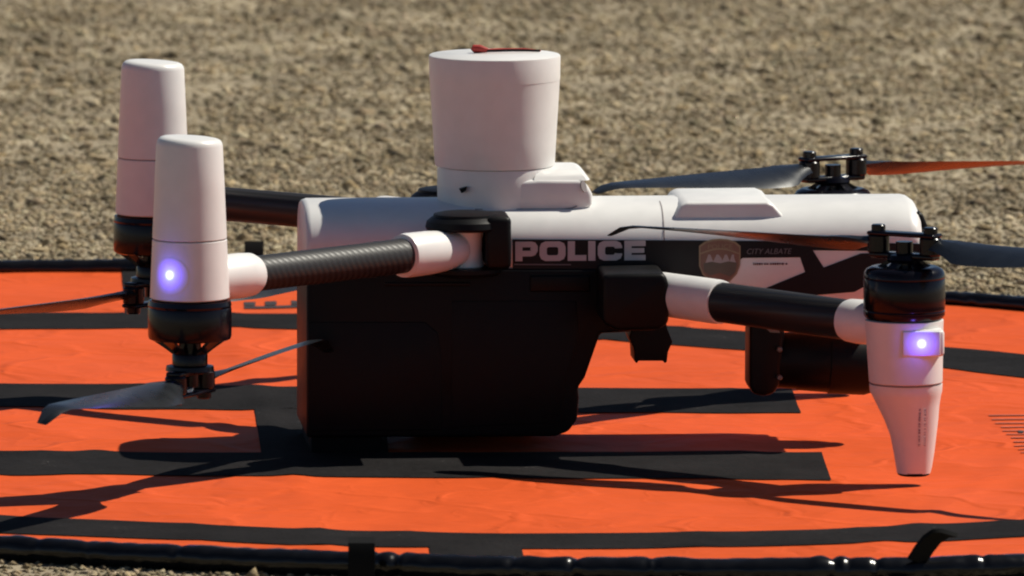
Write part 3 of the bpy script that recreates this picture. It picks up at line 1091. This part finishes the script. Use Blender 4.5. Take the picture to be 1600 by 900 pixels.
def rear_arm(s):
    """s = 1: viewer's side, s = -1: far side"""
    P = mirror_if(L3(297, 440, -YR), s)
    H = mirror_if(L3(727, 388, -190), s)
    ax = (H - P).normalized()
    Ln = (H - P).length
    m = MB()
    m.lathe([(27, 0.16 * Ln), (27, 0.86 * Ln)], P, ax, 40)
    arm = m.build('arm', M_CARBON, DR, 40)
    m = MB()
    m.lathe([(20, 0.765 * Ln), (33.5, 0.77 * Ln), (34.5, 0.785 * Ln), (34, 0.86 * Ln), (31, 0.93 * Ln), (26, 0.97 * Ln)], P, ax, 40)
    m.lathe([(27, -29), (29, -27), (27, -16), (26, 0), (27, 16), (29, 27), (27, 29)], H, (0, 0, 1), 32)
    m.build('clamp_collar', M_WHITE, arm, 40)
    m = MB()
    m.lathe([(30, 30), (34.5, 62), (34.5, 0.18 * Ln), (33, 0.212 * Ln), (29, 0.226 * Ln), (20, 0.231 * Ln)], P, ax, 40)
    m.build('pod_socket', M_WHITE, arm, 40)
    # hinge: two black plates, one above and one below the knuckle, on a bracket at the hull
    m = MB()
    m.lathe([(48, 0), (60, 1), (62, 5), (60, 14), (54, 19), (50, 21), (49, 25), (40, 27)], H + Vector((0, 0, 29)), seg=48)
    m.lathe([(40, -14), (52, -12), (56, -7), (56, -1), (50, 0)], H + Vector((0, 0, -29)), seg=48)
    hx = H.x
    b0, b1 = sorted((s * -238, s * -W))
    x1 = loc(799, 380, -235)[0]
    x0 = loc(760, 380, -235)[0]
    z1 = loc(780, 339, -235)[1]; z0 = loc(780, 421, -235)[1]
    m.box(((x0 + x1) / 2, (b0 + b1) / 2, (z0 + z1) / 2), (x1 - x0, b1 - b0, z1 - z0), 8)
    b0, b1 = sorted((s * -150, s * -W))
    m.box((hx + 10, (b0 + b1) / 2, (z0 + z1) / 2), (90, b1 - b0, z1 - z0 - 10), 4)
    m.build('hinge', M_BLACK, arm, 35)
    # pod with antenna cap
    zt = P.z + (L3(297, 214, -YR).z - L3(297, 440, -YR).z)
    zs = L3(297, 372.5, -YR).z
    zb = L3(297, 466, -YR).z
    xb, xt = L3(296.5, 466, -YR).x, L3(296, 214, -YR).x
    hh = zt - zb
    def rad(z):
        return 60.5 - 10.5 * ((z - zb) / hh)
    def xc(z):
        return xb + (xt - xb) * (z - zb) / hh
    seg = 56
    def rg(z, k=0.0, tilt=0.0):
        r = rad(z) - k
        return [(xc(z) + r * math.cos(2 * math.pi * i / seg), s * -YR + r * 1.02 * math.sin(2 * math.pi * i / seg), z - tilt * math.cos(2 * math.pi * i / seg)) for i in range(seg)]
    m = MB()
    m.loft([rg(zb, 3), rg(zb + 2, 0), rg(zs - 60), rg(zs - 2.0), rg(zs - 1.2, 1.2), rg(zs - 1.2, 6)])
    pod = m.build('motor_pod', M_WHITE, DR, 30)
    m = MB()
    m.loft([rg(zs + 0.6, 6), rg(zs + 0.6, 1.2), rg(zs + 1.6, 0), rg((zs + zt) / 2), rg(zt - 13), rg(zt - 8, 0.9, 1), rg(zt - 4, 3, 1.5), rg(zt - 1.5, 6.5, 2), rg(zt - 0.4, 11, 2.2), rg(zt, 20, 2)])
    m.build('antenna_cap', M_WHITE, pod, 40)
    m = MB()
    m.loft([rg(zs - 1.3, 1.4), rg(zs + 0.7, 1.4)])
    m.build('seam', M_SEAM, pod)
    # LED on the outer face
    lx, lz = L3(265, 432, -YR - 50).x, L3(265, 432, -YR - 50).z
    sn = (lx - xc(lz)) / rad(lz)
    sn = max(-0.9, min(0.9, sn))
    nrm = Vector((sn, -s * math.sqrt(1 - sn * sn), 0.05)).normalized()
    lc = Vector((xc(lz), s * -YR, lz)) + nrm * (rad(lz) - 2)
    led(lc, nrm, pod, pod=(xc, s * -YR, lz, rad, s))
    # motor below
    m = MB()
    zm = zb
    X = xb
    m.lathe([(55, 0), (62, -3), (63.5, -10), (62.5, -13), (63.5, -16), (63.5, -56), (62, -61), (58, -63), (50, -63)], (X, s * -YR, zm), seg=48)
    MO = m.build('motor', M_MOTOR, DR, 30)
    motor_spokes(MO, X, s * -YR, zm - 62, zm - 87, 60, 30)
    m = MB()
    m.lathe([(26, 2), (27, 0), (27, -15), (36, -17), (37, -24), (22, -28)], (X, s * -YR, zm - 86), seg=32)
    m.build('shaft_boss', M_MOTOR, MO, 30)
    return X, s * -YR, zm

def motor_spokes(MO, x, y, z0, z1, r0, r1):
    for k in range(5):
        a = 2 * math.pi * (k + 0.25) / 5
        u = Vector((math.cos(a), math.sin(a), 0))
        m = MB()
        t = Vector((-u.y, u.x, 0)) * 8
        up = Vector((0, 0, 7 if z1 < z0 else -7))
        A = Vector((x, y, z0)) + u * r0
        B = Vector((x, y, z1)) + u * (r1 - 8)
        ring = lambda P, q: [P - t * q, P + t * q, P + t * q + up, P - t * q + up]
        m.loft([ring(A, 1.2), ring(lerp(A, B, 0.6), 0.8), ring(B, 1.1)])
        m.build('spoke', M_MOTOR, MO, 30)
    m = MB()
    zz = (z0 + z1) / 2
    m.lathe([(17, z1 - zz), (17, z0 - zz + (4 if z0 > z1 else -4))], (x, y, zz), seg=20)
    m.build('shaft', M_MOTOR, MO, 30)

LIGHTS = []
def led(c, n, parent, square=False, pod=None):
    m = MB()
    if pod:
        X, Y, Z, rad_, s_ = pod
        a0 = math.atan2(n.y, n.x)
        rings = []
        for j in range(17):
            z = Z + (j - 8) * 3.5
            ro = rad_(z) + 0.5
            wdt = math.radians(29) * math.sqrt(max(0.02, 1 - ((j - 8) / 8.2) ** 2))
            out = [(X(z) + ro * math.cos(a0 + wdt * (k / 8 - 1)), Y + ro * 1.02 * math.sin(a0 + wdt * (k / 8 - 1)), z) for k in range(17)]
            inn = [(X(z) + (ro - 4) * math.cos(a0 + wdt * (k / 8 - 1)), Y + (ro - 4) * 1.02 * math.sin(a0 + wdt * (k / 8 - 1)), z) for k in range(17)]
            rings.append(out + inn[::-1])
        m.loft(rings)  # patch of pod shell around the diode, carries the painted halo
    elif square:
        m.box(c, (58, 5, 38), 2.2)
    else:
        m.lathe([(30, -12), (30, -6.5), (24, -3.0), (16, 0.2), (8, 2.2), (1, 2.8)], c, n, 36)
    lamp = m.build('led_lamp', M_LED, parent, 60)
    # the painted halo is brightest at the diode: put the lamp's origin there
    if pod:
        hot = Vector((pod[0](pod[2]) + (pod[3](pod[2]) + 0.5) * math.cos(a0), pod[1] + (pod[3](pod[2]) + 0.5) * 1.02 * math.sin(a0), pod[2] + 2))
        d_ = (hot - CENTRE[lamp.name]) * U
        lamp.data.transform(Matrix.Translation(-d_))
        lamp.location += d_
    l = bpy.data.lights.new('led_glow', 'POINT')
    l.energy = 0.012
    l.color = (0.16, 0.12, 1.0)
    l.shadow_soft_size = 6 * U
    o = bpy.data.objects.new('led_glow', l)
    COL.objects.link(o)
    o.parent = DR
    o.location = (c + n * 22) * U

def blade(d, root, length, sgn, parent, wing=24, droop=0.0, up=1):
    d = Vector((d[0], d[1], -droop)).normalized()
    perp = d.cross(Vector((0, 0, 1))).normalized()
    nn = 22
    rings = []
    for i in range(nn + 1):
        t = i / nn
        ch = np.interp(t, [0, 0.05, 0.14, 0.3, 0.6, 0.9, 0.97, 1.0], [28, 42, 68, 72, 58, 38, 30, 16])
        ph = sgn * math.radians(np.interp(t, [0, 0.12, 0.3, 1.0], [12, 24, 21, 8]))
        th = np.interp(t, [0, 0.1, 0.3, 1], [15, 11, 6, 2.5])
        cen = root + d * length * t + Vector((0, 0, 1)) * (1.5 * math.sin(t * 1.6))
        if t > 0.93:
            cen = cen + Vector((0, 0, -1)) * wing * ((t - 0.93) / 0.07) ** 1.5
        cv = perp * math.cos(ph) + Vector((0, 0, 1)) * math.sin(ph)
        cen = cen - cv * sgn * (ch / 2 - 18) * min(1, t * 6)
        nv = d.cross(cv).normalized()
        if nv.z < 0:
            nv = -nv
        sec = [(-0.5, 0), (-0.36, 0.5), (-0.08, 0.75), (0.25, 0.5), (0.5, 0.0), (0.25, -0.25), (-0.08, -0.3), (-0.36, -0.25)]
        rings.append([cen + cv * (a * ch) + nv * (b * th) for a, b in sec])
    m = MB()
    m.loft(rings)
    m.build('blade', M_BLADE, parent, 50)

def propeller(x, y, z, dirs, lens, sgn, flip, hubdir, wing=24, droop=(0, 0)):
    """z: where the hub meets the shaft; flip -1 hangs the hub below"""
    f = flip
    hd = Vector((math.cos(hubdir), math.sin(hubdir), 0))
    C = Vector((x, y, z))
    rot = Matrix.Rotation(hubdir, 3, 'Z')
    m = MB()
    m.lathe([(26, 0), (28, 3), (24, 10), (13, 12), (13, 30)] if f > 0 else [(26, 0), (28, -3), (24, -10), (13, -12), (13, -30)], C, seg=28)
    m.box(C + Vector((0, 0, f * 8)), (112, 26, 9), 3, rot)
    m.box(C + Vector((0, 0, f * 41)), (118, 30, 6.5), 3, rot)
    hub = m.build('propeller_hub', M_MOTOR, DR, 30)
    for k, q in enumerate((1, -1)):
        pv = C + hd * 46 * q
        m = MB()
        m.lathe([(15, 10), (17, 13), (17, 36), (15, 38)] if f > 0 else [(15, -10), (17, -13), (17, -36), (15, -38)], pv, seg=24)
        m.build('blade_pivot', M_MOTOR, hub, 30)
        m = MB()
        m.lathe([(9, 42), (11, 44), (11, 52), (9, 54)] if f > 0 else [(9, -42), (11, -44), (11, -52), (9, -54)], pv, seg=18)
        m.build('bolt', M_MOTOR, hub, 30)
        blade(dirs[k], pv + Vector((0, 0, f * 25)), lens[k], sgn, hub, wing, droop[k])
    return hub

A = math.radians
# rear pair: motors hang under the pods
x, y, zm = rear_arm(1)
propeller(x, y, zm - 104, [(math.cos(A(64)), math.sin(A(64))), (-math.cos(A(66)), -math.sin(A(66)))], [470, 520], 1, -1, A(60), droop=(-0.03, -0.04))
x, y, zm = rear_arm(-1)
propeller(x, y, zm - 104, [(math.cos(A(40)), math.sin(A(40))), (-math.cos(A(44)), -math.sin(A(44)))], [490, 490], -1, -1, A(44))

def front_arm(s):
    P = mirror_if(L3(1412, 512, -YP), s)
    H = mirror_if(L3(1010, 456, -190), s)
    ax = (H - P).normalized()
    Ln = (H - P).length
    m = MB()
    m.lathe([(31, 0.14 * Ln), (31, 0.82 * Ln)], P, ax, 40)
    arm = m.build('arm', M_CARBON if s > 0 else M_CARBON, DR, 40)
    arm.data.materials[0] = M_CARBON2
    m = MB()
    m.lathe([(26, 0.70 * Ln), (33.5, 0.705 * Ln), (34.5, 0.72 * Ln), (34.5, 0.80 * Ln), (34, 0.94 * Ln)], P, ax, 40)
    m.build('clamp_collar', M_WHITE, arm, 40)
    m = MB()
    m.lathe([(28, 20), (33, 60), (34, 0.17 * Ln), (33, 0.205 * Ln), (29, 0.225 * Ln), (20, 0.23 * Ln)], P, ax, 40)
    m.build('pod_socket', M_WHITE, arm, 40)
    m = MB()
    px = [(942, 429), (1038, 427), (1045, 440), (1045, 505), (1030, 516), (965, 518), (942, 505)]
    b0, b1 = sorted((s * -268, s * -W * 0.95))
    m.prism([loc(a, b, -268) for a, b in px], b0, b1, bevel=8)
    m.build('hinge', M_BLACK, arm, 35)
    # pod: body, tapering landing foot
    zb = L3(1412, 500, -YP).z
    zs = L3(1412, 599, -YP).z
    def sect(pxl, pxr, py):
        a = L3(pxl, py, -YP); b = L3(pxr, py, -YP)
        return (a.x + b.x) / 2, (b.x - a.x) / 2, a.z
    seg = 56
    def rg(c, r, z, ry=None):
        ry = ry or r
        return [(c + r * math.cos(2 * math.pi * i / seg), s * -YP + ry * math.sin(2 * math.pi * i / seg), z) for i in range(seg)]
    c0, r0, z0 = sect(1351.5, 1474, 500)
    c1, r1, z1 = sect(1358, 1472.5, 597)
    m = MB()
    m.loft([rg(c0, r0 - 6, z0 + 2), rg(c0, r0, z0), rg((c0 + c1) / 2, (r0 + r1) / 2, (z0 + z1) / 2), rg(c1, r1, z1 + 1), rg(c1, r1 - 1.5, z1), rg(c1, r1 - 7, z1)])
    pod = m.build('motor_pod', M_WHITE, DR, 30)
    m = MB()
    m.loft([rg(c1, r1 - 1.6, z1 + 0.4), rg(c1, r1 - 1.6, z1 - 2.4)])
    m.build('seam', M_SEAM, pod)
    m = MB()
    ss = [sect(1358.5, 1472.5, 600), sect(1359, 1472, 611), sect(1363, 1470, 618), sect(1371, 1467.5, 634), sect(1381, 1466, 654), sect(1391, 1463, 680), sect(1396, 1460, 705), sect(1400, 1456, 730), sect(1401.5, 1453.5, 739)]
    rr = [rg(ss[0][0], ss[0][1] - 6, ss[0][2]), rg(ss[0][0], ss[0][1] - 1.5, ss[0][2])] + [rg(c, r, z, r * 0.95) for c, r, z in ss]
    m.loft(rr)
    foot = m.build('landing_leg', M_WHITE, pod, 40)
    c, r, z = ss[-1]
    m = MB()
    m.loft([rg(c, r - 0.8, z + 1), rg(c, r - 1.5, z - 2.5), rg(c, r - 5, z - 4)])
    m.build('leg_tip', M_RUBBER, pod, 40)
    if s > 0:
        c, r, z = ss[5]
        for dx, mt in ((0, M_LEGTXT), (8.5, M_LEGTXT2)):
            micro_print(1436 + dx, 697, 58, 3.6, mt, pod, -YP - r * 0.95 + 1, True, 0.17)
    # LED housing
    hx, hz = loc(1444, 536, -YP - 52)
    m = MB()
    m.box((hx, s * (-YP - 40), hz), (61, 40, 41), 6)
    m.build('led_housing', M_WHITE, pod, 30)
    lx, lz = loc(1440, 537, -YP - 60)
    led(Vector((lx, s * (-YP - 59.5), lz)), Vector((0, -s, 0.02)), pod, True)
    # motor on top
    m = MB()
    m.lathe([(50, 0.5), (58, 2), (62, 8), (62.5, 14), (61.5, 16), (62.5, 18), (62.5, 62), (61.5, 64), (62.5, 66), (62, 72), (58, 78), (50, 82), (46, 82)], (c0, s * -YP, z0), seg=48)
    MO = m.build('motor', M_MOTOR, DR, 30)
    motor_spokes(MO, c0, s * -YP, z0 + 76, z0 + 97, 50, 24)
    m = MB()
    m.lathe([(24, 0), (25, 3), (25, 10), (20, 12)], (c0, s * -YP, z0 + 88), seg=32)
    m.build('shaft_boss', M_MOTOR, MO, 30)
    return c0, s * -YP, z0

M_CARBON2 = carbon('carbon_fibre_fine', False)
x, y, z0 = front_arm(1)
propeller(x, y, z0 + 90, [(math.cos(A(-42)), math.sin(A(-42))), (-math.cos(A(35)), math.sin(A(35)))], [500, 470], -1, 1, A(-36), 16)
x, y, z0 = front_arm(-1)
propeller(x, y, z0 + 90, [(math.cos(A(38)), math.sin(A(38))), (-math.cos(A(37)), -math.sin(A(37)))], [500, 450], 1, 1, A(30), 12, droop=(0.055, 0.0))
